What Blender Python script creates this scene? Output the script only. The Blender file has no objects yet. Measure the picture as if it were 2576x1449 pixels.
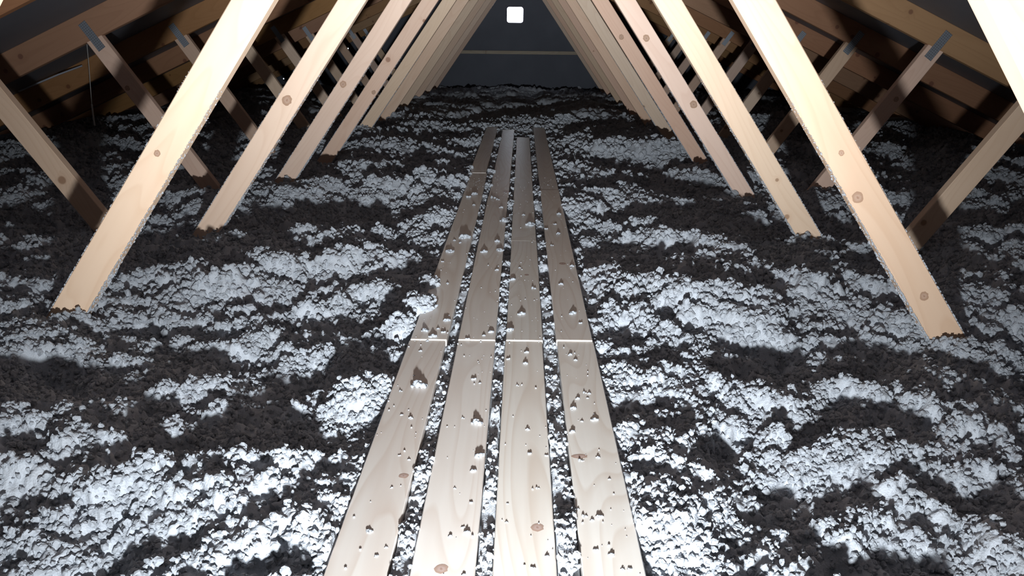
import bpy, bmesh, math, random
import numpy as np
from mathutils import Matrix, Vector

# ------------------------------------------------------------------ camera
SC = bpy.context.scene
COL = SC.collection
IW, IH, FPX = 2576, 1449, 2050.0
PITCH, YAW, ROLL = math.radians(17.480), math.radians(-0.499), math.radians(0.640)
CAM = np.array([0.0493, 0.0, 0.8848])
def cam_axes():
    cp, sp, cy, sy = math.cos(PITCH), math.sin(PITCH), math.cos(YAW), math.sin(YAW)
    f = np.array([sy * cp, cy * cp, -sp]); x = np.array([cy, -sy, 0.0]); u = np.cross(x, f)
    cr, sr = math.cos(ROLL), math.sin(ROLL)
    return cr * x + sr * u, -sr * x + cr * u, f
AX, AU, AF = cam_axes()
cd = bpy.data.cameras.new('camera'); cam = bpy.data.objects.new('camera', cd); COL.objects.link(cam)
cd.sensor_fit = 'HORIZONTAL'; cd.sensor_width = 36.0; cd.lens = 36.0 * FPX / IW
cd.clip_start = 0.02; cd.clip_end = 200
cam.matrix_world = Matrix([[AX[0], AU[0], -AF[0], CAM[0]], [AX[1], AU[1], -AF[1], CAM[1]],
                           [AX[2], AU[2], -AF[2], CAM[2]], [0, 0, 0, 1]])
SC.camera = cam
SC.view_settings.view_transform = 'Standard'; SC.view_settings.look = 'None'
SC.view_settings.gamma = 1.0; SC.view_settings.use_curve_mapping = False
SC.view_settings.exposure = 0.0

# ------------------------------------------------------------------ light
world = bpy.data.worlds.new('world'); SC.world = world; world.use_nodes = True
bg = world.node_tree.nodes['Background']
bg.inputs['Color'].default_value = (0.80, 0.88, 1.0, 1); bg.inputs['Strength'].default_value = 6.0

# hand torch held low under the camera: a reflector beam, strong along its axis
TORCH_POWER = 660.0
ld = bpy.data.lights.new('hand_torch', 'SPOT'); torch = bpy.data.objects.new('hand_torch', ld); COL.objects.link(torch)
ld.spot_size = math.radians(178); ld.spot_blend = 0.05; ld.shadow_soft_size = 0.028
ld.energy = TORCH_POWER; ld.color = (0.90, 0.96, 1.0)
torch.location = (0.04, 0.02, 0.31)
torch.rotation_euler = (math.radians(90 + 10), 0, 0)
ld.use_nodes = True
nt = ld.node_tree; em = nt.nodes['Emission']
tc = nt.nodes.new('ShaderNodeTexCoord'); sx = nt.nodes.new('ShaderNodeSeparateXYZ')
nt.links.new(tc.outputs['Normal'], sx.inputs[0])
ab = nt.nodes.new('ShaderNodeMath'); ab.operation = 'ABSOLUTE'; nt.links.new(sx.outputs['Z'], ab.inputs[0])
ac = nt.nodes.new('ShaderNodeMath'); ac.operation = 'ARCCOSINE'; nt.links.new(ab.outputs[0], ac.inputs[0])
sq = nt.nodes.new('ShaderNodeMath'); sq.operation = 'MULTIPLY'; nt.links.new(ac.outputs[0], sq.inputs[0]); nt.links.new(ac.outputs[0], sq.inputs[1])
ad = nt.nodes.new('ShaderNodeMath'); ad.operation = 'ADD'; nt.links.new(sq.outputs[0], ad.inputs[0]); ad.inputs[1].default_value = 0.26 ** 2
pw = nt.nodes.new('ShaderNodeMath'); pw.operation = 'POWER'; nt.links.new(ad.outputs[0], pw.inputs[0]); pw.inputs[1].default_value = 1.1
dv = nt.nodes.new('ShaderNodeMath'); dv.operation = 'DIVIDE'; dv.inputs[0].default_value = 0.112; nt.links.new(pw.outputs[0], dv.inputs[1])
nt.links.new(dv.outputs[0], em.inputs['Strength'])

# ------------------------------------------------------------------ helpers
RNG = random.Random(7); NPR = np.random.default_rng(11)
def ray(px, py):
    return AX * ((px - IW / 2) / FPX) + AU * (-(py - IH / 2) / FPX) + AF
def on_z(px, py, z):
    d = ray(px, py); return CAM + d * ((z - CAM[2]) / d[2])
def on_y(px, py, y):
    d = ray(px, py); return CAM + d * ((y - CAM[1]) / d[1])
def link(name, me, mat=None, parent=None):
    o = bpy.data.objects.new(name, me); COL.objects.link(o)
    if mat is not None and len(me.materials) == 0: me.materials.append(mat)
    if parent is not None: o.parent = parent
    return o
def tag(o, label=None, cat=None, group=None, kind=None):
    if label: o['label'] = label
    if cat: o['category'] = cat
    if group: o['group'] = group
    if kind: o['kind'] = kind
    return o
def empty(name, loc=(0, 0, 0)):
    o = bpy.data.objects.new(name, None); COL.objects.link(o); o.location = loc
    o.empty_display_size = 0.1
    return o
def bm_mesh(bm, name):
    me = bpy.data.meshes.new(name); bm.to_mesh(me); bm.free(); return me
def box_mesh(name, x0, x1, y0, y1, z0, z1, bev=0.0):
    bm = bmesh.new()
    v = [bm.verts.new(p) for p in ((x0,y0,z0),(x1,y0,z0),(x1,y1,z0),(x0,y1,z0),(x0,y0,z1),(x1,y0,z1),(x1,y1,z1),(x0,y1,z1))]
    for f in ((3,2,1,0),(4,5,6,7),(0,1,5,4),(1,2,6,5),(2,3,7,6),(3,0,4,7)): bm.faces.new([v[i] for i in f])
    if bev: bmesh.ops.bevel(bm, geom=bm.edges[:], offset=bev, segments=1, affect='EDGES')
    return bm_mesh(bm, name)
def np_mesh(name, V, F, smooth=True):
    """V (n,3) float, F (m,k) int"""
    me = bpy.data.meshes.new(name)
    n, m, k = len(V), len(F), F.shape[1]
    me.vertices.add(n); me.vertices.foreach_set('co', np.asarray(V, np.float32).ravel())
    me.loops.add(m * k); me.loops.foreach_set('vertex_index', np.asarray(F, np.int32).ravel())
    me.polygons.add(m)
    me.polygons.foreach_set('loop_start', np.arange(0, m * k, k, dtype=np.int32))
    me.polygons.foreach_set('use_smooth', np.full(m, smooth))
    me.update(calc_edges=True)
    return me
def ico(sub):
    bm = bmesh.new(); bmesh.ops.create_icosphere(bm, subdivisions=sub, radius=1.0)
    V = np.array([v.co[:] for v in bm.verts]); F = np.array([[v.index for v in f.verts] for f in bm.faces]); bm.free()
    return V, F
ICO1, ICO2 = ico(1), ico(2)

# ------------------------------------------------------------------ noise
TN = 256
TAB = [NPR.random((TN, TN)) for _ in range(6)]
def vnoise(x, y, k=0):
    t = TAB[k % 6]; xi = np.floor(x).astype(int); yi = np.floor(y).astype(int)
    fx = x - xi; fy = y - yi; fx = fx * fx * (3 - 2 * fx); fy = fy * fy * (3 - 2 * fy)
    a = t[xi % TN, yi % TN]; b = t[(xi + 1) % TN, yi % TN]; c = t[xi % TN, (yi + 1) % TN]; d = t[(xi + 1) % TN, (yi + 1) % TN]
    return (a * (1 - fx) + b * fx) * (1 - fy) + (c * (1 - fx) + d * fx) * fy
def fbm(x, y, oct=3, k=0):
    s = 0; a = 1; n = 0
    for o in range(oct):
        s = s + a * vnoise(x * 2 ** o + 17.3 * o, y * 2 ** o + 9.1 * o, k + o); n += a; a *= 0.5
    return s / n
def domes(x, y, cell, k=0, r=0.85):
    """rounded lumps: the highest of the half-balls sitting on jittered cells, 0..1"""
    u = x / cell; v = y / cell; ui = np.floor(u).astype(int); vi = np.floor(v).astype(int)
    best = np.zeros_like(x)
    for du in (-1, 0, 1):
        for dv_ in (-1, 0, 1):
            a = (ui + du) % TN; b = (vi + dv_) % TN
            jx = ui + du + TAB[k % 6][a, b]; jy = vi + dv_ + TAB[(k + 1) % 6][a, b]
            hgt = 0.35 + 0.65 * TAB[(k + 2) % 6][a, b]; rad = r * (0.55 + 0.45 * TAB[(k + 3) % 6][a, b])
            d2 = ((u - jx) ** 2 + (v - jy) ** 2) / rad ** 2
            best = np.maximum(best, hgt * np.sqrt(np.clip(1 - d2, 0, 1)))
    return best
def sstep(a, b, x):
    t = np.clip((x - a) / (b - a), 0, 1); return t * t * (3 - 2 * t)

# ------------------------------------------------------------------ materials
def mat(name, col=(0.5, 0.5, 0.5), rough=0.8, spec=0.3, metal=0.0):
    m = bpy.data.materials.new(name); m.use_nodes = True
    b = m.node_tree.nodes['Principled BSDF']
    b.inputs['Base Color'].default_value = (*col, 1); b.inputs['Roughness'].default_value = rough
    b.inputs['Specular IOR Level'].default_value = spec; b.inputs['Metallic'].default_value = metal
    return m
class N:
    def __init__(s, m): s.t = m.node_tree; s.b = s.t.nodes['Principled BSDF']
    def new(s, typ, **kw):
        n = s.t.nodes.new(typ)
        for k, v in kw.items(): setattr(n, k, v)
        return n
    def l(s, a, b): s.t.links.new(a, b)
    def math(s, op, a, b=None, clamp=False):
        n = s.new('ShaderNodeMath', operation=op, use_clamp=clamp)
        for i, q in enumerate((a, b)):
            if q is None: continue
            if isinstance(q, (int, float)): n.inputs[i].default_value = q
            else: s.l(q, n.inputs[i])
        return n.outputs[0]
    def mix(s, fac, a, b, blend='MIX'):
        n = s.new('ShaderNodeMix', data_type='RGBA', blend_type=blend)
        if isinstance(fac, (int, float)): n.inputs[0].default_value = fac
        else: s.l(fac, n.inputs[0])
        for i, q in ((6, a), (7, b)):
            if isinstance(q, tuple): n.inputs[i].default_value = (*q, 1)
            else: s.l(q, n.inputs[i])
        return n.outputs[2]
    def ramp(s, fac, stops):
        n = s.new('ShaderNodeValToRGB'); e = n.color_ramp.elements
        while len(e) < len(stops): e.new(0.5)
        for i, (p, c) in enumerate(stops):
            e[i].position = p; e[i].color = (*c, 1) if isinstance(c, tuple) else (c, c, c, 1)
        s.l(fac, n.inputs[0]); return n.outputs[0]
def wood(name, light, dark, knot, rough=0.62, spec=0.25, knot_cell=5.0, grain=1.0, knot_keep=0.55, knot_size=0.10):
    """sawn softwood, grain along the piece's own X axis; every piece gets its own offset"""
    m = mat(name, light, rough, spec); n = N(m)
    tc = n.new('ShaderNodeTexCoord'); oi = n.new('ShaderNodeObjectInfo')
    cmb = n.new('ShaderNodeCombineXYZ')
    n.l(n.math('MULTIPLY', oi.outputs['Random'], 91.0), cmb.inputs[0])
    n.l(n.math('MULTIPLY', oi.outputs['Random'], 37.0), cmb.inputs[1])
    n.l(n.math('MULTIPLY', oi.outputs['Random'], 53.0), cmb.inputs[2])
    va = n.new('ShaderNodeVectorMath', operation='ADD'); n.l(tc.outputs['Object'], va.inputs[0]); n.l(cmb.outputs[0], va.inputs[1])
    P = va.outputs[0]
    # knots
    vo = n.new('ShaderNodeTexVoronoi', voronoi_dimensions='2D', feature='F1'); vo.inputs['Scale'].default_value = knot_cell
    n.l(P, vo.inputs['Vector'])
    sc = n.new('ShaderNodeSeparateColor'); n.l(vo.outputs['Color'], sc.inputs[0])
    keep = n.math('GREATER_THAN', sc.outputs[0], knot_keep)
    siz = n.math('ADD', n.math('MULTIPLY', sc.outputs[1], knot_size), knot_size * 0.25)
    core = n.math('SUBTRACT', 1.0, n.math('DIVIDE', vo.outputs['Distance'], siz), True)
    core = n.math('MULTIPLY', n.math('MULTIPLY', core, 3.0, True), keep)
    halo = n.math('MULTIPLY', n.math('SUBTRACT', 1.0, n.math('DIVIDE', vo.outputs['Distance'], n.math('MULTIPLY', siz, 2.8)), True), keep)
    # grain bends round the knots
    bend = n.new('ShaderNodeCombineXYZ'); n.l(n.math('MULTIPLY', halo, 0.035), bend.inputs[1])
    vb = n.new('ShaderNodeVectorMath', operation='ADD'); n.l(P, vb.inputs[0]); n.l(bend.outputs[0], vb.inputs[1])
    mp = n.new('ShaderNodeMapping'); mp.inputs['Scale'].default_value = (1.3, 26, 26); n.l(vb.outputs[0], mp.inputs[0])
    nz = n.new('ShaderNodeTexNoise'); nz.inputs['Scale'].default_value = 1.0; nz.inputs['Detail'].default_value = 3; n.l(mp.outputs[0], nz.inputs['Vector'])
    mp2 = n.new('ShaderNodeMapping'); mp2.inputs['Scale'].default_value = (0.9, 7.5, 7.5); n.l(vb.outputs[0], mp2.inputs[0])
    rn = n.new('ShaderNodeTexNoise'); rn.inputs['Scale'].default_value = 1.0; rn.inputs['Detail'].default_value = 0.6; n.l(mp2.outputs[0], rn.inputs['Vector'])
    fld = n.math('FRACT', n.math('MULTIPLY', rn.outputs['Fac'], 15.0))
    rings = n.ramp(fld, [(0.0, 0.0), (0.55, 0.15), (0.90, 1.0), (1.0, 0.0)])
    streak = n.ramp(nz.outputs['Fac'], [(0.35, 0.0), (0.68, 1.0)])
    mid = tuple((a + b) / 2 for a, b in zip(light, dark))
    c = n.mix(n.math('MULTIPLY', streak, 0.55 * grain), light, mid)
    c = n.mix(n.math('MULTIPLY', rings, 0.42 * grain), c, dark)
    bl = n.new('ShaderNodeTexNoise'); bl.inputs['Scale'].default_value = 2.3; bl.inputs['Detail'].default_value = 1; n.l(P, bl.inputs['Vector'])
    c = n.mix(n.math('MULTIPLY', n.ramp(bl.outputs['Fac'], [(0.45, 0.0), (0.75, 1.0)]), 0.35), c, mid)
    c = n.mix(n.math('MULTIPLY', halo, 0.35), c, dark)
    c = n.mix(n.math('MULTIPLY', core, 0.75), c, knot)
    hs = n.new('ShaderNodeHueSaturation'); n.l(c, hs.inputs['Color'])
    n.l(n.math('ADD', n.math('MULTIPLY', oi.outputs['Random'], 0.22), 0.86), hs.inputs['Value'])
    r2 = n.math('FRACT', n.math('MULTIPLY', oi.outputs['Random'], 17.31)); r3 = n.math('FRACT', n.math('MULTIPLY', oi.outputs['Random'], 41.77))
    n.l(n.math('ADD', n.math('MULTIPLY', r2, 0.020), 0.482), hs.inputs['Hue'])
    n.l(n.math('ADD', n.math('MULTIPLY', r3, 0.22), 0.90), hs.inputs['Saturation'])
    n.l(hs.outputs[0], n.b.inputs['Base Color'])
    bp = n.new('ShaderNodeBump'); bp.inputs['Strength'].default_value = 0.12; bp.inputs['Distance'].default_value = 0.002
    n.l(nz.outputs['Fac'], bp.inputs['Height']); n.l(bp.outputs[0], n.b.inputs['Normal'])
    return m
M_WEB = wood('spruce_web', (0.87, 0.655, 0.485), (0.68, 0.445, 0.285), (0.34, 0.19, 0.11), grain=0.6, knot_keep=0.78)
M_RAFTER = wood('spruce_rafter', (0.46, 0.265, 0.13), (0.32, 0.165, 0.075), (0.20, 0.09, 0.05), grain=0.6)
M_PLANK = wood('pine_plank', (0.86, 0.81, 0.74), (0.62, 0.50, 0.39), (0.42, 0.26, 0.20), rough=0.33, spec=0.36, knot_cell=3.4, knot_keep=0.80, knot_size=0.075, grain=1.0)
M_WALLWOOD = wood('lath_wood', (0.42, 0.36, 0.28), (0.30, 0.24, 0.17), (0.16, 0.1, 0.07))

def wool_mat():
    m = mat('mineral_wool', (0.60, 0.60, 0.61), 0.95, 0.05); n = N(m)
    tc = n.new('ShaderNodeTexCoord')
    a = n.new('ShaderNodeTexNoise'); a.inputs['Scale'].default_value = 9; a.inputs['Detail'].default_value = 3; n.l(tc.outputs['Object'], a.inputs['Vector'])
    b = n.new('ShaderNodeTexNoise'); b.inputs['Scale'].default_value = 240; b.inputs['Detail'].default_value = 2; n.l(tc.outputs['Object'], b.inputs['Vector'])
    c = n.mix(a.outputs['Fac'], (0.45, 0.475, 0.515), (0.55, 0.575, 0.62))
    c = n.mix(n.ramp(b.outputs['Fac'], [(0.30, 0.35), (0.5, 0.0)]), c, (0.36, 0.365, 0.38))
    n.l(c, n.b.inputs['Base Color'])
    bp = n.new('ShaderNodeBump'); bp.inputs['Strength'].default_value = 0.5; bp.inputs['Distance'].default_value = 0.004
    n.l(b.outputs['Fac'], bp.inputs['Height']); n.l(bp.outputs[0], n.b.inputs['Normal'])
    return m
M_WOOL = wool_mat()
def membrane_mat():
    m = mat('roof_underlay', (0.17, 0.175, 0.20), 0.55, 0.3); n = N(m)
    tc = n.new('ShaderNodeTexCoord'); a = n.new('ShaderNodeTexNoise'); a.inputs['Scale'].default_value = 2.2; a.inputs['Detail'].default_value = 4
    n.l(tc.outputs['Object'], a.inputs['Vector'])
    n.l(n.mix(a.outputs['Fac'], (0.13, 0.135, 0.16), (0.20, 0.20, 0.225)), n.b.inputs['Base Color'])
    return m
M_ROOF = membrane_mat()
def wall_mat():
    m = mat('gable_sheathing', (0.05, 0.055, 0.07), 0.9, 0.15); n = N(m)
    tc = n.new('ShaderNodeTexCoord'); a = n.new('ShaderNodeTexNoise'); a.inputs['Scale'].default_value = 3; a.inputs['Detail'].default_value = 5
    n.l(tc.outputs['Object'], a.inputs['Vector'])
    n.l(n.mix(a.outputs['Fac'], (0.105, 0.112, 0.135), (0.15, 0.16, 0.19)), n.b.inputs['Base Color'])
    return m
M_WALL = wall_mat()
def plate_mat():
    m = mat('galvanised_steel', (0.42, 0.45, 0.50), 0.5, 0.5, 0.75); n = N(m)
    tc = n.new('ShaderNodeTexCoord'); v = n.new('ShaderNodeTexVoronoi', voronoi_dimensions='2D'); v.inputs['Scale'].default_value = 85; v.inputs['Randomness'].default_value = 0.1
    n.l(tc.outputs['Object'], v.inputs['Vector'])
    n.l(n.mix(n.ramp(v.outputs['Distance'], [(0.22, 1.0), (0.34, 0.0)]), (0.42, 0.45, 0.51), (0.24, 0.25, 0.27)), n.b.inputs['Base Color'])
    return m
M_PLATE = plate_mat()
M_FRAME = mat('window_frame_paint', (0.10, 0.10, 0.13), 0.6)
M_CORD = mat('white_cord', (0.62, 0.62, 0.60), 0.8)
M_FLOOR = mat('ceiling_board_back', (0.35, 0.33, 0.30), 0.9)
m = bpy.data.materials.new('daylit_pane'); m.use_nodes = True; M_PANE = m
b = m.node_tree.nodes['Principled BSDF']; b.inputs['Base Color'].default_value = (0.8, 0.85, 0.9, 1); b.inputs['Roughness'].default_value = 0.3
b.inputs['Emission Color'].default_value = (0.82, 0.88, 1.0, 1); b.inputs['Emission Strength'].default_value = 8.0

# ------------------------------------------------------------------ roof frame geometry
DY, Y0 = 1.2, 1.1031
NT = 11
def truss_y(i): return Y0 + DY * i
YW = 13.44                       # far gable wall
YB = -2.3                        # near gable wall, behind the camera
SL = 0.455                       # roof slope
SA = math.atan(SL)
RD = 0.145                       # rafter depth
def raft_low(x): return 0.81 + SL * (2.35 - abs(x))
RV = RD / math.cos(SA)
def roof_z(x): return raft_low(x) + RV
APEX = (0.0, 1.9127); NODE = (1.567, -0.304); TOP = (2.35, 0.83)
XE = 4.75

# ------------------------------------------------------------------ setting
floor = tag(link('floor', box_mesh('floor', -XE, XE, YB, YW, -0.42, -0.37), M_FLOOR), 'pale ceiling boards buried under the loose wool', kind='structure')
def roof_side(s, name):
    xs = np.linspace(0.0, XE + 0.1, 24); ys = []
    for i in range(-3, NT + 1): ys += [truss_y(i) + DY * t for t in (0.02, 0.15, 0.35, 0.5, 0.65, 0.85)]
    ys = np.array([YB] + [y for y in ys if YB + 0.02 < y < YW - 0.02] + [YW])
    X, Y = np.meshgrid(xs, ys, indexing='ij')
    ph = ((Y - Y0) / DY) % 1.0
    sag = 0.022 * np.sin(np.pi * ph) * (0.6 + 0.8 * fbm(X * 1.3 + 5 * s, Y * 1.7, 2, 1))
    Z = raft_low(0) + RV - SL * X + 0.002 - np.where((X < 0.3) | (X > 4.2), 0, sag)
    V = np.stack([s * X, Y, Z], -1).reshape(-1, 3)
    nx, ny = X.shape; idx = np.arange(nx * ny).reshape(nx, ny)
    F = np.stack([idx[:-1, :-1], idx[1:, :-1], idx[1:, 1:], idx[:-1, 1:]], -1).reshape(-1, 4)
    if s > 0: F = F[:, ::-1]
    o = link(name, np_mesh(name, V, F), M_ROOF)
    md = o.modifiers.new('thick', 'SOLIDIFY'); md.thickness = 0.012; md.offset = -1 if s < 0 else -1
    return o
for s, nm in ((-1, 'ceiling_left'), (1, 'ceiling_right')):
    o = roof_side(s, nm)
    tag(o, 'dark blue-grey roof underlay sagging between the rafters', kind='structure')
    if s < 0: ROOF_L = o
def gable(name, y, holes):
    bm = bmesh.new()
    xs = sorted({-XE, XE} | {h[0] for h in holes} | {h[1] for h in holes}); zs = sorted({-0.42, 2.2} | {h[2] for h in holes} | {h[3] for h in holes})
    vs = {(i, k): bm.verts.new((x, y, z)) for i, x in enumerate(xs) for k, z in enumerate(zs)}
    for i in range(len(xs) - 1):
        for k in range(len(zs) - 1):
            cx, cz = (xs[i] + xs[i + 1]) / 2, (zs[k] + zs[k + 1]) / 2
            if any(h[0] < cx < h[1] and h[2] < cz < h[3] for h in holes): continue
            bm.faces.new([vs[i, k], vs[i + 1, k], vs[i + 1, k + 1], vs[i, k + 1]])
    top = raft_low(0) + RV
    for s in (-1, 1):
        bmesh.ops.bisect_plane(bm, geom=bm.verts[:] + bm.edges[:] + bm.faces[:], plane_co=(0, y, top), plane_no=(s * SL, 0, 1), clear_outer=True)
    me = bm_mesh(bm, name); o = link(name, me, M_WALL)
    md = o.modifiers.new('thick', 'SOLIDIFY'); md.thickness = 0.03; md.offset = -1 if y > 0 else 1
    return o
WX0, WX1, WZ0, WZ1 = -0.197, 0.062, 1.012, 1.252
pin = []
for px, py in ((875, 122), (713, 198)):
    c = on_y(px, py, YW); pin.append((c[0] - 0.009, c[0] + 0.009, c[2] - 0.009, c[2] + 0.009))
wall_far = tag(gable('wall_far', YW, [(WX0, WX1, WZ0, WZ1)] + pin), 'dark gable wall at the far end with a small bright square window', kind='structure')
wall_near = tag(gable('wall_near', YB, []), 'dark gable wall behind the viewpoint', kind='structure')
for s, nm in ((-1, 'wall_left'), (1, 'wall_right')):
    me = box_mesh(nm, min(s * 4.70, s * XE), max(s * 4.70, s * XE), YB, YW, -0.42, roof_z(4.70) - 0.03)
    tag(link(nm, me, M_WALL), 'low dark eaves wall behind the wool', kind='structure')
# window
win = tag(empty('window_1', ((WX0 + WX1) / 2, YW, WZ0)), 'small bright square window high in the far gable wall', kind='structure')
def rounded_frame(w, h, t, r, d):
    bm = bmesh.new(); nseg = 5
    def loop(hw, hh, rr, y):
        out = []
        for cx, cz, a0 in ((hw - rr, hh - rr, 0), (-hw + rr, hh - rr, 90), (-hw + rr, -hh + rr, 180), (hw - rr, -hh + rr, 270)):
            for k in range(nseg + 1):
                a = math.radians(a0 + 90 * k / nseg); out.append(bm.verts.new((cx + rr * math.cos(a), y, cz + rr * math.sin(a))))
        return out
    O0, I0, O1, I1 = loop(w/2 + t, h/2 + t, 0.008, 0), loop(w/2 - 0.004, h/2 - 0.004, r, 0), loop(w/2 + t, h/2 + t, 0.008, d), loop(w/2 - 0.004, h/2 - 0.004, r, d)
    n = len(O0)
    for k in range(n):
        j = (k + 1) % n
        for a, b_ in ((O0, I0), (I0, I1), (I1, O1), (O1, O0)): bm.faces.new([a[k], a[j], b_[j], b_[k]])
    bmesh.ops.recalc_face_normals(bm, faces=bm.faces[:])
    return bm_mesh(bm, 'window_frame')
ww, wh = WX1 - WX0, WZ1 - WZ0
fr = link('window_frame', rounded_frame(ww, wh, 0.022, 0.035, 0.05), M_FRAME, win); fr.location = (0, -0.012, wh / 2)
pn = link('window_pane', box_mesh('window_pane', -ww/2, ww/2, 0.012, 0.018, 0, wh), M_PANE, win)
zl = on_y(1300, 132, YW)[2]
lath = link('trim_1', box_mesh('trim_1', -1.45, 1.45, -0.022, 0.022, -0.026, 0.026, 0.003), M_WALLWOOD)
lath.location = (0, YW - 0.024, zl)
tag(lath, 'thin horizontal wooden batten across the far gable wall', kind='structure')

# ------------------------------------------------------------------ trusses
def seg_matrix(p, q, y):
    d = Vector((q[0] - p[0], 0, q[1] - p[1])); L = d.length; d.normalize()
    Z = Vector((0, -1, 0)); Yv = Z.cross(d)
    return Matrix([[d.x, Yv.x, Z.x, p[0]], [d.y, Yv.y, Z.y, y], [d.z, Yv.z, Z.z, p[1]], [0, 0, 0, 1]]), L
WW, TH = 0.0475, 0.045
def beam(name, p, q, half, m, z_front=-0.001, ext=0.0):
    M, L = seg_matrix(p, q, 0)
    return box_mesh(name, -ext, L + ext, -half, half, z_front - TH, z_front, 0.0025), M
def wool_fuzz(inner_sign, amount, seed):
    """wool dust caught on the edges and on the underside of a web just above the wool"""
    r = np.random.default_rng(seed); V = []; F = []; o = 0
    iv, jf = ICO1
    for _ in range(amount):
        t = r.random() ** 1.6; x = 0.34 + 0.95 * t
        side = r.random()
        if side < 0.62: y = inner_sign * (WW + 0.0005); z = -r.random() * TH if r.random() < .6 else 0.0
        elif side < 0.82: y = -inner_sign * WW; z = 0.0
        else: y = inner_sign * WW; z = 0.0
        k = (0.0010 + 0.0020 * r.random()) * (1.2 - 0.75 * t)
        if side < 0.62 and z < 0: k *= 1.5
        if t > 0.35 and r.random() < 0.45: k *= 0.6
        S = k * np.array([1 + r.random() * 1.2, 0.55 + .5 * r.random(), 0.6 + 0.6 * r.random()])
        V.append(iv * S * (0.75 + 0.5 * r.random((len(iv), 1))) + (x, y, z)); F.append(jf + o); o += len(iv)
    return np_mesh('wool_dust', np.concatenate(V), np.concatenate(F))
FUZZ = {s: wool_fuzz(s, 1000, 30 + s) for s in (-1, 1)}
for me in FUZZ.values(): me.materials.append(M_WOOL)

inner = {}; outer = {}; raft = {}
for s in (-1, 1):
    inner[s] = beam('web', (s * NODE[0], NODE[1]), (s * 0.062, APEX[1] - 0.088), WW, M_WEB)
    outer[s] = beam('web', (s * NODE[0], NODE[1]), (s * (TOP[0] - 0.005), TOP[1] + 0.012), WW, M_WEB, -0.002)
    c = RV / 2
    raft[s] = beam('rafter', (s * XE, raft_low(XE) + c), (0.0, raft_low(0) + c), RD / 2, M_RAFTER, 0.0)
bch = box_mesh('bottom_chord', -XE + 0.12, XE - 0.12, -0.06, 0.06, -TH, 0.0, 0.0025)
def plate_mesh():
    return box_mesh('nail_plate', -0.085, 0.085, -0.024, 0.024, 0.0, 0.0022, 0.0008)
PLATE = plate_mesh()
for me, mm in [(inner[s][0], M_WEB) for s in (-1, 1)] + [(outer[s][0], M_WEB) for s in (-1, 1)] + [(raft[s][0], M_RAFTER) for s in (-1, 1)] + [(bch, M_RAFTER), (PLATE, M_PLATE)]:
    me.materials.append(mm)
WEBS = {}
ORD = ['', 'nearest to', 'second from', 'third from', 'fourth from', 'fifth from', 'sixth from', 'seventh from', 'eighth from', 'ninth from', 'tenth from', 'eleventh from']
def put(name, me, M, par):
    o = link(name, me, None, par); o.matrix_local = M; return o
for i in range(NT):
    t = empty('roof_truss', (0, truss_y(i), -0.37))
    tag(t, 'pale spruce roof truss with crossing webs, %s the dark gable wall' % ORD[NT - i], 'truss', 'roof trusses in a row')
    up = Matrix.Translation((0, 0, 0.37))
    for s in (-1, 1):
        put('rafter', raft[s][0], up @ raft[s][1], t)
        w = put('web', inner[s][0], up @ inner[s][1], t)
        WEBS[i, s, 0] = w; WEBS[i, s, 1] = put('web', outer[s][0], up @ outer[s][1], t)
        if i < 6:
            fz = link('wool_dust', FUZZ[-1 if s < 0 else 1], None, w); tag(fz, 'wool dust caught on the edges of the web', kind='stuff')
        d = Vector((s * (TOP[0] - NODE[0]), 0, TOP[1] - NODE[1])).normalized()
        pm, _ = seg_matrix((s * (TOP[0] - 0.012), TOP[1] + 0.005), (s * (TOP[0] - 0.012) + d.x, TOP[1] + 0.005 + d.z), 0)
        put('nail_plate', PLATE, up @ pm, t)['label'] = 'grey galvanised nail plate'
    Mb = Matrix([[1, 0, 0, 0], [0, 0, -1, 0.0], [0, 1, 0, -0.304], [0, 0, 0, 1]])
    put('bottom_chord', bch, up @ Mb, t)

# ------------------------------------------------------------------ walkway planks
PT = 0.030          # top of the near planks
THK = 0.022
rows = {1: (-0.266, -0.161), 2: (-0.124, -0.0165), 3: (0.0125, 0.119), 4: (0.160, 0.265)}
def py_to_y(px, py, z=PT): return on_z(px, py, z)[1]
J0 = 2.197
# row: list of (y0, y1, dx, dz, label)
PL = {
 1: [(-0.25, J0, 0.0, 0.0, 'pale pine walkway plank carrying the biggest white wool tuft'),
     (J0 + .002, py_to_y(1160, 492), 0.004, 0.0032, 'pine walkway plank whose near corner is buried by wool'),
     (py_to_y(1160, 492) + .004, py_to_y(1180, 436), 0.004, 0.002, 'short pine plank between two wool-strewn joints of an outer walkway row'),
     (py_to_y(1180, 436) + .004, 7.7, -0.006, 0.004, 'dull outer walkway plank running out beside the bluish wool toward the gable')],
 2: [(-0.25, J0 + .003, 0.0, 0.0, 'pale pine walkway plank with a round red-brown knot'),
     (J0 + .005, py_to_y(1200, 495), 0.0, 0.0032, 'pine walkway plank butted against the one with the round knot'),
     (py_to_y(1200, 495) + .004, 7.5, 0.004, 0.002, 'far inner walkway plank beside the glossiest plank')],
 3: [(-0.25, J0 + .004, 0.0, 0.0, 'pale pine walkway plank with long arched grain'),
     (J0 + .006, py_to_y(1300, 608), 0.002, 0.0032, 'short greyish pine walkway plank between two joints of an inner row'),
     (py_to_y(1300, 608) + .003, py_to_y(1300, 346), 0.002, 0.003, 'glossy pine walkway plank reflecting the far window')],
 4: [(-0.25, J0 + .008, 0.0, 0.0, 'pale pine walkway plank with V-shaped grain and a scatter of crumbs'),
     (J0 + .010, py_to_y(1420, 480), 0.0, 0.004, 'yellowish pine walkway plank beside the gap strewn with wool lumps'),
     (py_to_y(1420, 480) + .004, 7.7, 0.002, 0.002, 'far outer walkway plank fading out near the gable')],
}
plank_boxes = []; plank_labels = []; plank_objs = []
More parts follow.
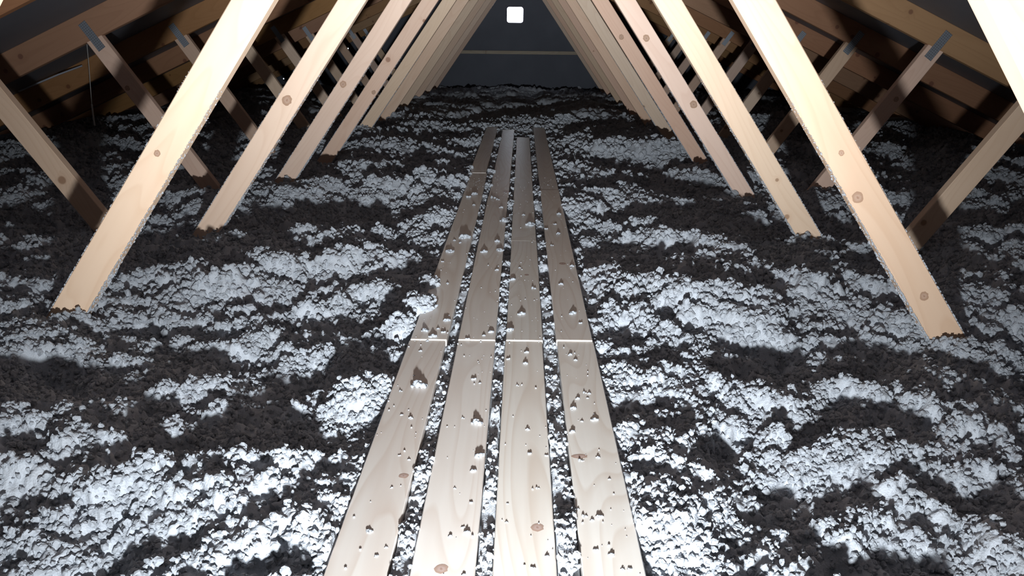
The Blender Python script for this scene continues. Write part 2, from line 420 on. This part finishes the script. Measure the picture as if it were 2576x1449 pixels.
for r, segs in PL.items():
    x0, x1 = rows[r]
    for (ya, yb, dx, dz, lab) in segs:
        L = yb - ya; hw = (x1 - x0) / 2
        me = box_mesh('walkway_plank', 0, L, -hw, hw, -THK, 0, 0.0018)
        o = link('walkway_plank', me, M_PLANK)
        o.matrix_world = Matrix([[0, -1, 0, (x0 + x1) / 2 + dx], [1, 0, 0, ya], [0, 0, 1, PT + dz], [0, 0, 0, 1]])
        o.rotation_euler.z += RNG.uniform(-0.0012, 0.0012)
        tag(o, lab, 'plank', 'walkway planks on the wool')
        plank_boxes.append((x0 + dx, x1 + dx, ya, yb, PT + dz)); plank_labels.append(lab); plank_objs.append(o)

# ------------------------------------------------------------------ big knots that show in the faces
def knot_mat(name, t):
    m = mat(name, (0.42, 0.27, 0.2), 0.6, 0.2); n = N(m); tc = n.new('ShaderNodeTexCoord')
    ln = n.new('ShaderNodeVectorMath', operation='LENGTH'); n.l(tc.outputs['Object'], ln.inputs[0])
    nz = n.new('ShaderNodeTexNoise'); nz.inputs['Scale'].default_value = 3.0; n.l(tc.outputs['Object'], nz.inputs['Vector'])
    q = n.math('ADD', ln.outputs['Value'], n.math('MULTIPLY', nz.outputs['Fac'], 0.5))
    c = lambda *v: tuple(a * b for a, b in zip(v, t))
    n.l(n.ramp(q, [(0.3, c(0.36, 0.20, 0.13)), (0.62, c(0.52, 0.35, 0.26)), (0.85, c(0.47, 0.30, 0.21)), (1.0, c(0.44, 0.27, 0.18))]), n.b.inputs['Base Color'])
    return m
M_KNOT = knot_mat('knot_wood', (1, 1, 1)); M_KNOT2 = knot_mat('plank_knot', (0.95, 1.05, 1.25))
def disc_mesh(seed, km):
    r = np.random.default_rng(seed); k = 16; a = np.linspace(0, 2 * np.pi, k, endpoint=False); rad = 0.9 + 0.2 * r.random(k)
    V = [(0, 0, 0.1)] + [(rad[i] * math.cos(a[i]), rad[i] * math.sin(a[i]), 0.0) for i in range(k)]
    F = np.array([[0, 1 + i, 1 + (i + 1) % k] for i in range(k)])
    me = np_mesh('knot', np.array(V), F); me.materials.append(km); return me
KN = [disc_mesh(q, M_KNOT) for q in range(3)]; KP = [disc_mesh(q + 5, M_KNOT2) for q in range(3)]
for q, (px, py, i, side, kind_, rp) in enumerate(((722, 252, 2, -1, 0, 12), (395, 386, 1, -1, 0, 8), (863, 212, 3, -1, 0, 8), (940, 232, 4, -1, 0, 5), (2117, 385, 1, 1, 0, 7), (2158, 497, 1, 1, 0, 14),
        (2325, 745, 1, 1, 0, 11), (1626, 96, 3, 1, 0, 8), (1745, 263, 3, 1, 0, 9), (1563, 93, 4, 1, 0, 6), (2255, 250, 3, 1, 1, 6), (320, 222, 3, -1, 1, 6))):
    w = WEBS[i, side, kind_]; p = on_y(px, py, truss_y(i))
    o = link('knot', KN[q % 3], None, w); bpy.context.view_layer.update()
    lp = w.matrix_world.inverted() @ Vector(p); rad = rp * float(np.dot(p - CAM, AF)) / FPX
    o.location = (lp.x, max(-WW + rad, min(WW - rad, lp.y)), (-0.001 if kind_ == 0 else -0.002) + 0.0002); o.scale = (rad * 1.15, rad, 0.004)
for px, py, rx, ry in ((1110, 1430, 17, 12), (1352, 1326, 16, 11), (1015, 1196, 13, 7), (1458, 1147, 20, 7), (1325, 693, 6, 4), (1415, 665, 9, 6)):
    p = on_z(px, py, PT + .001)
    for q, (a, b_, c, d, z) in enumerate(plank_boxes):
        if a < p[0] < b_ and c < p[1] < d:
            o = link('knot', KP[q % 3], None, plank_objs[q]); bpy.context.view_layer.update()
            dist = float(np.dot(p - CAM, AF)); lp = plank_objs[q].matrix_world.inverted() @ Vector(p)
            o.location = (lp.x, lp.y, 0.0002); o.scale = (ry * dist / FPX / 0.62, rx * dist / FPX, 0.004)

# ------------------------------------------------------------------ loose wool insulation
MOUNDS = []      # (x, y, radius, height)
for px, py, r, h in ((1065, 770, .085, .060), (1010, 820, .10, .045), (930, 985, .10, .05), (850, 1010, .12, .035), (1420, 1390, .028, .040), (1375, 1115, .025, .035),
                     (1770, 780, .16, .05), (1520, 690, .10, .05), (1470, 530, .20, .05), (1060, 560, .16, .05), (750, 620, .22, .05),
                     (620, 760, .16, .04), (1380, 660, .035, .03), (1265, 790, .025, .03), (1385, 800, .03, .03)):
    c = on_z(px, py, 0.0); MOUNDS.append((c[0], c[1], r, h))
BURY = [(*on_z(px, py, 0.03)[:2], r, zz) for px, py, r, zz in ((1052, 772, .060, .028), (1012, 818, .045, .016), (1082, 718, .045, .020))]
def plateau(X, Y, f, lo, hi, oct, k):
    """flat-topped torn clumps with ragged edges, 0..1"""
    return sstep(lo, hi, fbm(X * f + 3.7 * k, Y * f - 5.1 * k, oct, k))
def wool_height(X, Y, fine=True):
    wx = X + 0.05 * (vnoise(X * 5.1, Y * 5.1, 2) - .5); wy = Y + 0.05 * (vnoise(X * 5.1 + 40, Y * 5.1 + 9, 3) - .5)
    h = (0.13 + 0.05 * sstep(3.0, 6.0, Y)) * (fbm(wx * 1.25 + 3, wy * 1.25 + 7, 3, 0) - 0.5)
    h = h + 0.050 * (plateau(wx, wy, 2.9, 0.36, 0.64, 6, 1) - .5) + 0.044 * (plateau(wx, wy, 7.0, 0.36, 0.64, 5, 2) - .5)
    rx = X + 0.012 * (fbm(X * 70, Y * 70, 2, 1) - .5); ry = Y + 0.012 * (fbm(X * 70 + 31, Y * 70 + 5, 2, 3) - .5)
    h = h + 0.028 * (plateau(rx, ry, 15.0, 0.36, 0.62, 4, 3) - .5)
    rough = 0.55 + 0.9 * vnoise(X * 4.0 + 2, Y * 4.0, 5)
    if fine:
        h = h + rough * (0.016 * (domes(rx, ry, 0.040, 0, 0.95) - .4) + 0.010 * (fbm(X * 55, Y * 55, 3, 4) - .5)
                         + 0.010 * (domes(rx, ry, 0.019, 4, 0.9) - 0.4) + 0.004 * (domes(X, Y, 0.0095, 5, 0.9) - .4))
    for mx, my, r, hh in MOUNDS:
        d2 = ((X - mx) ** 2 + (Y - my) ** 2) / r ** 2
        h = h + hh * np.exp(-1.3 * d2)
    return h
def wool_surface(X, Y, fine=True):
    h = wool_height(X, Y, fine)
    # trodden level under and beside the planks
    inside = sstep(0.50, 0.27, np.abs(X)) * sstep(8.5, 7.7, Y)
    lvl = 0.55 * h + 0.006
    gap = np.minimum(0.35 * h + 0.012, 0.042)
    h = h * (1 - inside) + lvl * inside
    g = sstep(0.285, 0.262, np.abs(X)) * sstep(8.2, 7.8, Y)
    h = h * (1 - g) + gap * g
    h = h * sstep(4.45, 3.6, np.abs(X))
    bot = np.full_like(h, 9.0)
    for x0, x1, ya, yb, zt in plank_boxes:
        ins = (X > x0 - 0.003) & (X < x1 + 0.003) & (Y > ya - .01) & (Y < yb + .01)
        cover = np.zeros_like(h)
        bot = np.where(ins, np.minimum(bot, zt - THK - 0.003), bot)
    # a mound may still bury a plank corner
    h = np.minimum(h, bot)
    for px, py, r, zz in BURY:
        q = np.sqrt(((X - px) / r) ** 2 + ((Y - py) / (1.5 * r)) ** 2) + 0.55 * (fbm(X * 22, Y * 22, 3, 2) - .5)
        h = np.where(q < 1, np.maximum(h, PT - 0.020 + (zz + 0.024) * np.clip(1 - q ** 3, 0, 1) + 0.020 * (fbm(X * 55, Y * 55, 2, 4) - .4)), h)
    return np.minimum(h, raft_low(0) - SL * np.abs(X) + RV - 0.05)
def grid_rows():
    ys = [-1.2]
    while ys[-1] < YW - 0.05:
        y = ys[-1]
        step = 0.05 if y < 0.75 else 0.0058 + 0.0012 * max(0, y - 1.2) ** 1.55
        ys.append(y + min(step, 0.04))
    ys[-1] = YW - 0.02
    return np.array(ys)
ys = grid_rows()
NC = 960
u = np.linspace(-1, 1, NC)
XM = 4.55
def row_x(y):
    w = min(XM, max(1.6, 0.86 * y + 0.5))
    a = np.abs(u); k = 0.90
    x = np.where(a < k, a / k * w * 0.97, 0)
    x = np.where(a >= k, w * .97 + (a - k) / (1 - k) * (XM - w * .97), x)
    return np.sign(u) * x
X = np.stack([row_x(y) for y in ys]); Y = np.repeat(ys[:, None], NC, 1)
Z = wool_surface(X, Y)
# sideways bulge so the lumps overhang a little
Xb = X + 0.006 * (vnoise(X * 60, Y * 60, 1) - .5) * (np.abs(X) > 0.29); Yb = Y + np.where(Y > 0.8, 0.006, 0) * (vnoise(X * 60 + 9, Y * 60, 2) - .5)
nr = len(ys); idx = np.arange(nr * NC).reshape(nr, NC)
F = np.stack([idx[:-1, :-1], idx[:-1, 1:], idx[1:, 1:], idx[1:, :-1]], -1).reshape(-1, 4)
wool = link('loose_wool_insulation', np_mesh('loose_wool_insulation', np.stack([Xb, Yb, Z], -1).reshape(-1, 3), F, True), M_WOOL)
tag(wool, 'white lumpy blown-in wool insulation covering the whole attic floor', 'insulation', kind='stuff')

# crumbs lying all over the wool: torn flocks, one crumb shape instanced on scattered points
def crumb_points():
    r = NPR; out = []
    def batch(n, y0, y1, s0, s1):
        yy = y0 + (y1 - y0) * r.random(n); wmax = min(4.25, 0.86 * y1 + 0.5)
        xx = (r.random(n) * 2 - 1) * wmax
        k = np.abs(xx) < np.minimum(4.25, 0.86 * yy + 0.5); xx, yy = xx[k], yy[k]
        for a, b_, c, d, z in plank_boxes:
            k = ~((xx > a - .004) & (xx < b_ + .004) & (yy > c - .004) & (yy < d + .004))
            for bx, by, br, _ in BURY: k |= ((xx - bx) / br) ** 2 + ((yy - by) / (1.5 * br)) ** 2 < 0.95
            xx, yy = xx[k], yy[k]
        e = 0.006
        zz = wool_surface(xx, yy); k = np.ones(len(xx), bool)
        for a, b_, c, d, z in plank_boxes: k &= ~((xx > a) & (xx < b_) & (yy > c) & (yy < d) & (zz < z - .002))
        xx, yy, zz = xx[k], yy[k], zz[k]; gx = (wool_surface(xx + e, yy) - zz) / e; gy = (wool_surface(xx, yy + e) - zz) / e
        g = np.sqrt(1 + gx ** 2 + gy ** 2)
        near = np.zeros(len(xx), bool)
        for bx, by, br, _ in BURY: near |= ((xx - bx) / br) ** 2 + ((yy - by) / (1.5 * br)) ** 2 < 1.6
        keep = near | (r.random(len(xx)) < np.clip(g / 1.6, 0, 1) * (0.45 + 0.55 * (fbm(xx * 9, yy * 9, 3, 2) > 0.46)))
        xx, yy, zz, gx, gy, g = (q[keep] for q in (xx, yy, zz, gx, gy, g))
        sz = (s0 + (s1 - s0) * r.random(len(xx)) ** 2.0) * np.where(np.abs(xx) < 0.28, 0.75, 1.0)
        lift = sz * (0.15 + 0.75 * r.random(len(xx)))
        out.append(np.stack([xx - gx / g * lift, yy - gy / g * lift, zz + lift / g, sz], -1))
    batch(160000, 0.70, 2.3, 0.0026, 0.0085)
    batch(165000, 2.3, 4.6, 0.0038, 0.0125)
    batch(90000, 4.6, 8.5, 0.0070, 0.0220)
    return np.concatenate(out)
CP = crumb_points()
me = bpy.data.meshes.new('wool_flocks'); me.vertices.add(len(CP)); me.vertices.foreach_set('co', CP[:, :3].astype(np.float32).ravel())
at = me.attributes.new('size', 'FLOAT', 'POINT'); at.data.foreach_set('value', CP[:, 3].astype(np.float32))
me.update()
fl = link('wool_flocks', me, M_WOOL, wool)
tag(fl, 'small white flocks clumped on top of the wool', kind='stuff')
ng = bpy.data.node_groups.new('scatter_flocks', 'GeometryNodeTree')
ng.interface.new_socket('Geometry', in_out='INPUT', socket_type='NodeSocketGeometry'); ng.interface.new_socket('Geometry', in_out='OUTPUT', socket_type='NodeSocketGeometry')
gi = ng.nodes.new('NodeGroupInput'); go = ng.nodes.new('NodeGroupOutput'); L = ng.links.new
ic = ng.nodes.new('GeometryNodeMeshIcoSphere'); ic.inputs['Radius'].default_value = 1.0; ic.inputs['Subdivisions'].default_value = 2
nz = ng.nodes.new('ShaderNodeTexNoise'); nz.inputs['Scale'].default_value = 1.9; nz.inputs['Detail'].default_value = 2.0
sub = ng.nodes.new('ShaderNodeVectorMath'); sub.operation = 'SUBTRACT'; sub.inputs[1].default_value = (0.5, 0.5, 0.5); L(nz.outputs['Color'], sub.inputs[0])
scl = ng.nodes.new('ShaderNodeVectorMath'); scl.operation = 'SCALE'; scl.inputs['Scale'].default_value = 2.1; L(sub.outputs[0], scl.inputs[0])
sp_ = ng.nodes.new('GeometryNodeSetPosition'); L(ic.outputs['Mesh'], sp_.inputs['Geometry']); L(scl.outputs[0], sp_.inputs['Offset'])
sm = ng.nodes.new('GeometryNodeSetMaterial'); sm.inputs['Material'].default_value = M_WOOL; L(sp_.outputs[0], sm.inputs['Geometry'])
iop = ng.nodes.new('GeometryNodeInstanceOnPoints'); L(gi.outputs[0], iop.inputs['Points']); L(sm.outputs[0], iop.inputs['Instance'])
rr = ng.nodes.new('FunctionNodeRandomValue'); rr.data_type = 'FLOAT_VECTOR'; rr.inputs[1].default_value = (6.28, 6.28, 6.28)
L(rr.outputs[0], iop.inputs['Rotation'])
na = ng.nodes.new('GeometryNodeInputNamedAttribute'); na.data_type = 'FLOAT'; na.inputs['Name'].default_value = 'size'
rs = ng.nodes.new('FunctionNodeRandomValue'); rs.data_type = 'FLOAT_VECTOR'; rs.inputs[0].default_value = (0.7, 0.7, 0.6); rs.inputs[1].default_value = (1.35, 1.35, 1.0); rs.inputs['Seed'].default_value = 3
sv = ng.nodes.new('ShaderNodeVectorMath'); sv.operation = 'SCALE'; L(rs.outputs[0], sv.inputs[0]); L(na.outputs['Attribute'], sv.inputs['Scale'])
L(sv.outputs[0], iop.inputs['Scale']); L(iop.outputs[0], go.inputs[0])
fl.modifiers.new('scatter', 'NODES').node_group = ng
print('crumbs', len(CP), 'wool quads', len(F))

# ------------------------------------------------------------------ tufts on the planks
def tuft_mesh(seed, nb):
    r = np.random.default_rng(seed); V = []; Fc = []; o = 0; iv, jf = ICO2
    for k in range(nb):
        a = r.random() * 6.28; d = 0.62 * r.random() ** .7 * (nb > 1)
        s = (0.20 if nb > 8 else 0.33) * (0.6 + 0.8 * r.random())
        c = np.array([1.15 * d * math.cos(a), 0.75 * d * math.sin(a), s * 0.72 + (0.25 * r.random() if d < 0.35 and nb > 3 else 0)])
        P = iv * s * (0.6 + 0.7 * r.random((len(iv), 1))) * np.array([1.1, 1, .85]) + c
        P[:, 2] = np.maximum(P[:, 2], 0.0)
        V.append(P); Fc.append(jf + o); o += len(iv)
    V = np.concatenate(V); V[:, 0] /= max(np.ptp(V[:, 0]), 1e-6); 
    me = np_mesh('wool_tuft', V * np.array([1.0, 0.55, 0.55]), np.concatenate(Fc)); me.materials.append(M_WOOL)
    return me
BIG = [tuft_mesh(100 + k, 20) for k in range(5)]; SMALL = [tuft_mesh(200 + k, 4 + k % 3) for k in range(6)]
TUFTS = [(1054,961,42),(1033,1047,13),(1010,1040,8),(1190,949,14),(1207,960,7),(1200,1056,30),(1164,1048,8),(1207,1140,28),(1190,1180,15),(1277,899,11),
 (1322,910,13),(1325,882,12),(1301,966,8),(1327,1076,12),(1333,1137,12),(1374,1141,10),(1442,1022,16),(1453,998,12),(1470,984,10),(1482,986,10),(1478,998,7),
 (1495,1050,20),(1464,1056,8),(1439,1081,16),(1459,1154,12),(1504,1146,12),(1440,786,20),(1459,812,10),(1448,902,10),(1434,888,12),(1069,829,19),(1088,843,21),
 (1124,804,19),(1114,834,13),(1102,826,8),(1075,854,8),(1311,787,20),(1283,828,22),(1235,834,14),(1175,851,12),(1217,843,9),(1058,879,9),(1007,980,9),
 (1144,1224,8),(1185,1260,10),(1163,1321,10),(1175,1333,17),(1132,1343,12),(929,1330,20),(971,1372,10),(947,1394,11),(1004,1141,8),(1029,1152,8),(985,1222,8),
 (1352,1224,10),(1274,1309,9),(1277,1263,7),(1340,1422,14),(1376,1394,12),(1166,1440,12),(1470,1294,14),(1489,1304,12),(1508,1294,20),(1497,1377,14),(1533,1201,8),
 (1538,1389,16),(1449,1275,14),(1566,1427,12),(1584,1427,12),(1178,494,14),(1192,515,8),(1261,521,10),(1251,501,10),(1317,540,9),(1334,562,26),(1284,553,24),
 (1406,538,12),(1169,594,30),(1132,630,22),(1143,604,8),(1158,610,8),(1217,631,18),(1251,606,14),(1258,627,20),(1388,617,8),(1404,587,12),(1397,564,7),(1373,575,10),
 (1439,669,12),(1411,714,12),(1341,724,12),(1307,673,7),(1290,702,14),(1113,657,8),(1126,712,7),(1250,678,10),(1239,496,14),(1194,486,18)]
SHORT = ['near outer plank carrying the widest tuft', 'outer plank with a wool-buried corner', 'short outer plank beyond the wool-buried one', 'farthest plank of the wool-buried row',
 'near plank with a round red-brown knot', 'plank butted to the round-knot plank', 'far plank beside the glossiest plank',
 'near plank with long arched grain', 'short greyish plank of the arched-grain row', 'glossy plank reflecting the far window',
 'near plank with V-shaped grain', 'yellowish plank butted to the V-grained plank', 'farthest plank of the V-grained row']
def plank_top(x, y):
    for a, b_, c, d, z in plank_boxes:
        if a - .004 <= x <= b_ + .004 and c <= y <= d: return z
    return None
for k, (px, py, w) in enumerate(TUFTS):
    p = on_z(px, py + 0.2 * w, PT + 0.003); z = plank_top(p[0], p[1])
    if z is None:
        for a, b_, c, d, zz in plank_boxes:
            if a - .03 < p[0] < b_ + .03 and c <= p[1] <= d: p[0] = min(max(p[0], a + .006), b_ - .006); z = zz; break
    if z is None: continue
    dist = float(np.dot(p - CAM, AF)); size = w * dist / FPX * 1.05
    o = link('wool_tuft', (BIG if w > 17 else SMALL)[k % (5 if w > 17 else 6)])
    o.location = (p[0], p[1], z - 0.0006); o.scale = (size, size * 1.15, size * 1.15); o.rotation_euler.z = RNG.uniform(-.4, .4)
    pi = next((q for q, (a, b_, c, d, zz) in enumerate(plank_boxes) if a - .004 <= p[0] <= b_ + .004 and c <= p[1] <= d), 0)
    big = w > 17
    if k == 0: lab = 'widest white wool tuft, alone on the plank it half spans'
    else: lab = ('large white wool tuft' if big else 'small white wool crumb') + ' on the ' + SHORT[pi]
    tag(o, lab, 'wool tuft', ('large wool tufts on the ' if big else 'wool crumbs on the ') + SHORT[pi])
# dust-sized specks
V = []; Fc = []; o_ = 0
for k in range(420):
    a, b_, c, d, z = plank_boxes[int(NPR.integers(len(plank_boxes)))]
    x = a + (b_ - a) * NPR.random(); y = max(c, 0.9) + (min(d, 5.0) - max(c, 0.9)) * NPR.random()
    if y > 5 or not (c < y < d): continue
    s = 0.0008 + 0.0016 * NPR.random() ** 2
    V.append(ICO1[0] * s * (0.6 + .8 * NPR.random((len(ICO1[0]), 1))) + (x, y, z + 0.5 * s)); Fc.append(ICO1[1] + o_); o_ += len(ICO1[0])
sp = link('wool_specks', np_mesh('wool_specks', np.concatenate(V), np.concatenate(Fc)), M_WOOL)
tag(sp, 'fine white wool specks sprinkled over the walkway planks', 'wool specks', kind='stuff')

# ------------------------------------------------------------------ hanging cord by the left rafters
def tube(name, pts, rad, m, par):
    cu = bpy.data.curves.new(name, 'CURVE'); cu.dimensions = '3D'; cu.bevel_depth = rad; cu.bevel_resolution = 2
    s = cu.splines.new('POLY'); s.points.add(len(pts) - 1)
    for q, p in zip(s.points, pts): q.co = (*p, 1)
    tmp = bpy.data.objects.new(name, cu); COL.objects.link(tmp)
    me = bpy.data.meshes.new_from_object(tmp.evaluated_get(bpy.context.evaluated_depsgraph_get()))
    bpy.data.objects.remove(tmp); me.name = name
    return link(name, me, m, par)
yc = 5.35
cp = [on_y(a, b_, yc) for a, b_ in ((219, 110), (224, 170), (228, 225), (231, 262), (234, 290), (238, 316))]
cp[0][2] = raft_low(0) + RV - SL * abs(cp[0][0]) - 0.005
base = cp[-1].copy()
cord = tag(empty('hanging_cord', tuple(base)), 'thin white cord with a thicker frayed end hanging from the roof underlay', 'cord')
tube('cord', [tuple(p - base) for p in cp[:4]], 0.0018, M_CORD, cord)
tube('frayed_end', [tuple(p - base) for p in cp[3:]], 0.0055, M_CORD, cord)

# shiny fold in the underlay between two rafters; highlight put in as paler colour
def on_roof_left(px, py):
    d = ray(px, py); k = raft_low(0) + RV          # z = k + SL*x  (x < 0)
    t = (k + SL * CAM[0] - CAM[2]) / (d[2] - SL * d[0]); return CAM + d * t
M_FOLD_HIGHLIGHT = mat('underlay_fold_highlight', (0.36, 0.37, 0.42), 0.35, 0.5)
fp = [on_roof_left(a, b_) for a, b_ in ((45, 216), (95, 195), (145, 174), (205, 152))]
fo = tube('underlay_fold_highlight', [(p[0] + 0.01, p[1] - 0.02, p[2] - 0.035) for p in fp], 0.006, M_FOLD_HIGHLIGHT, ROOF_L)
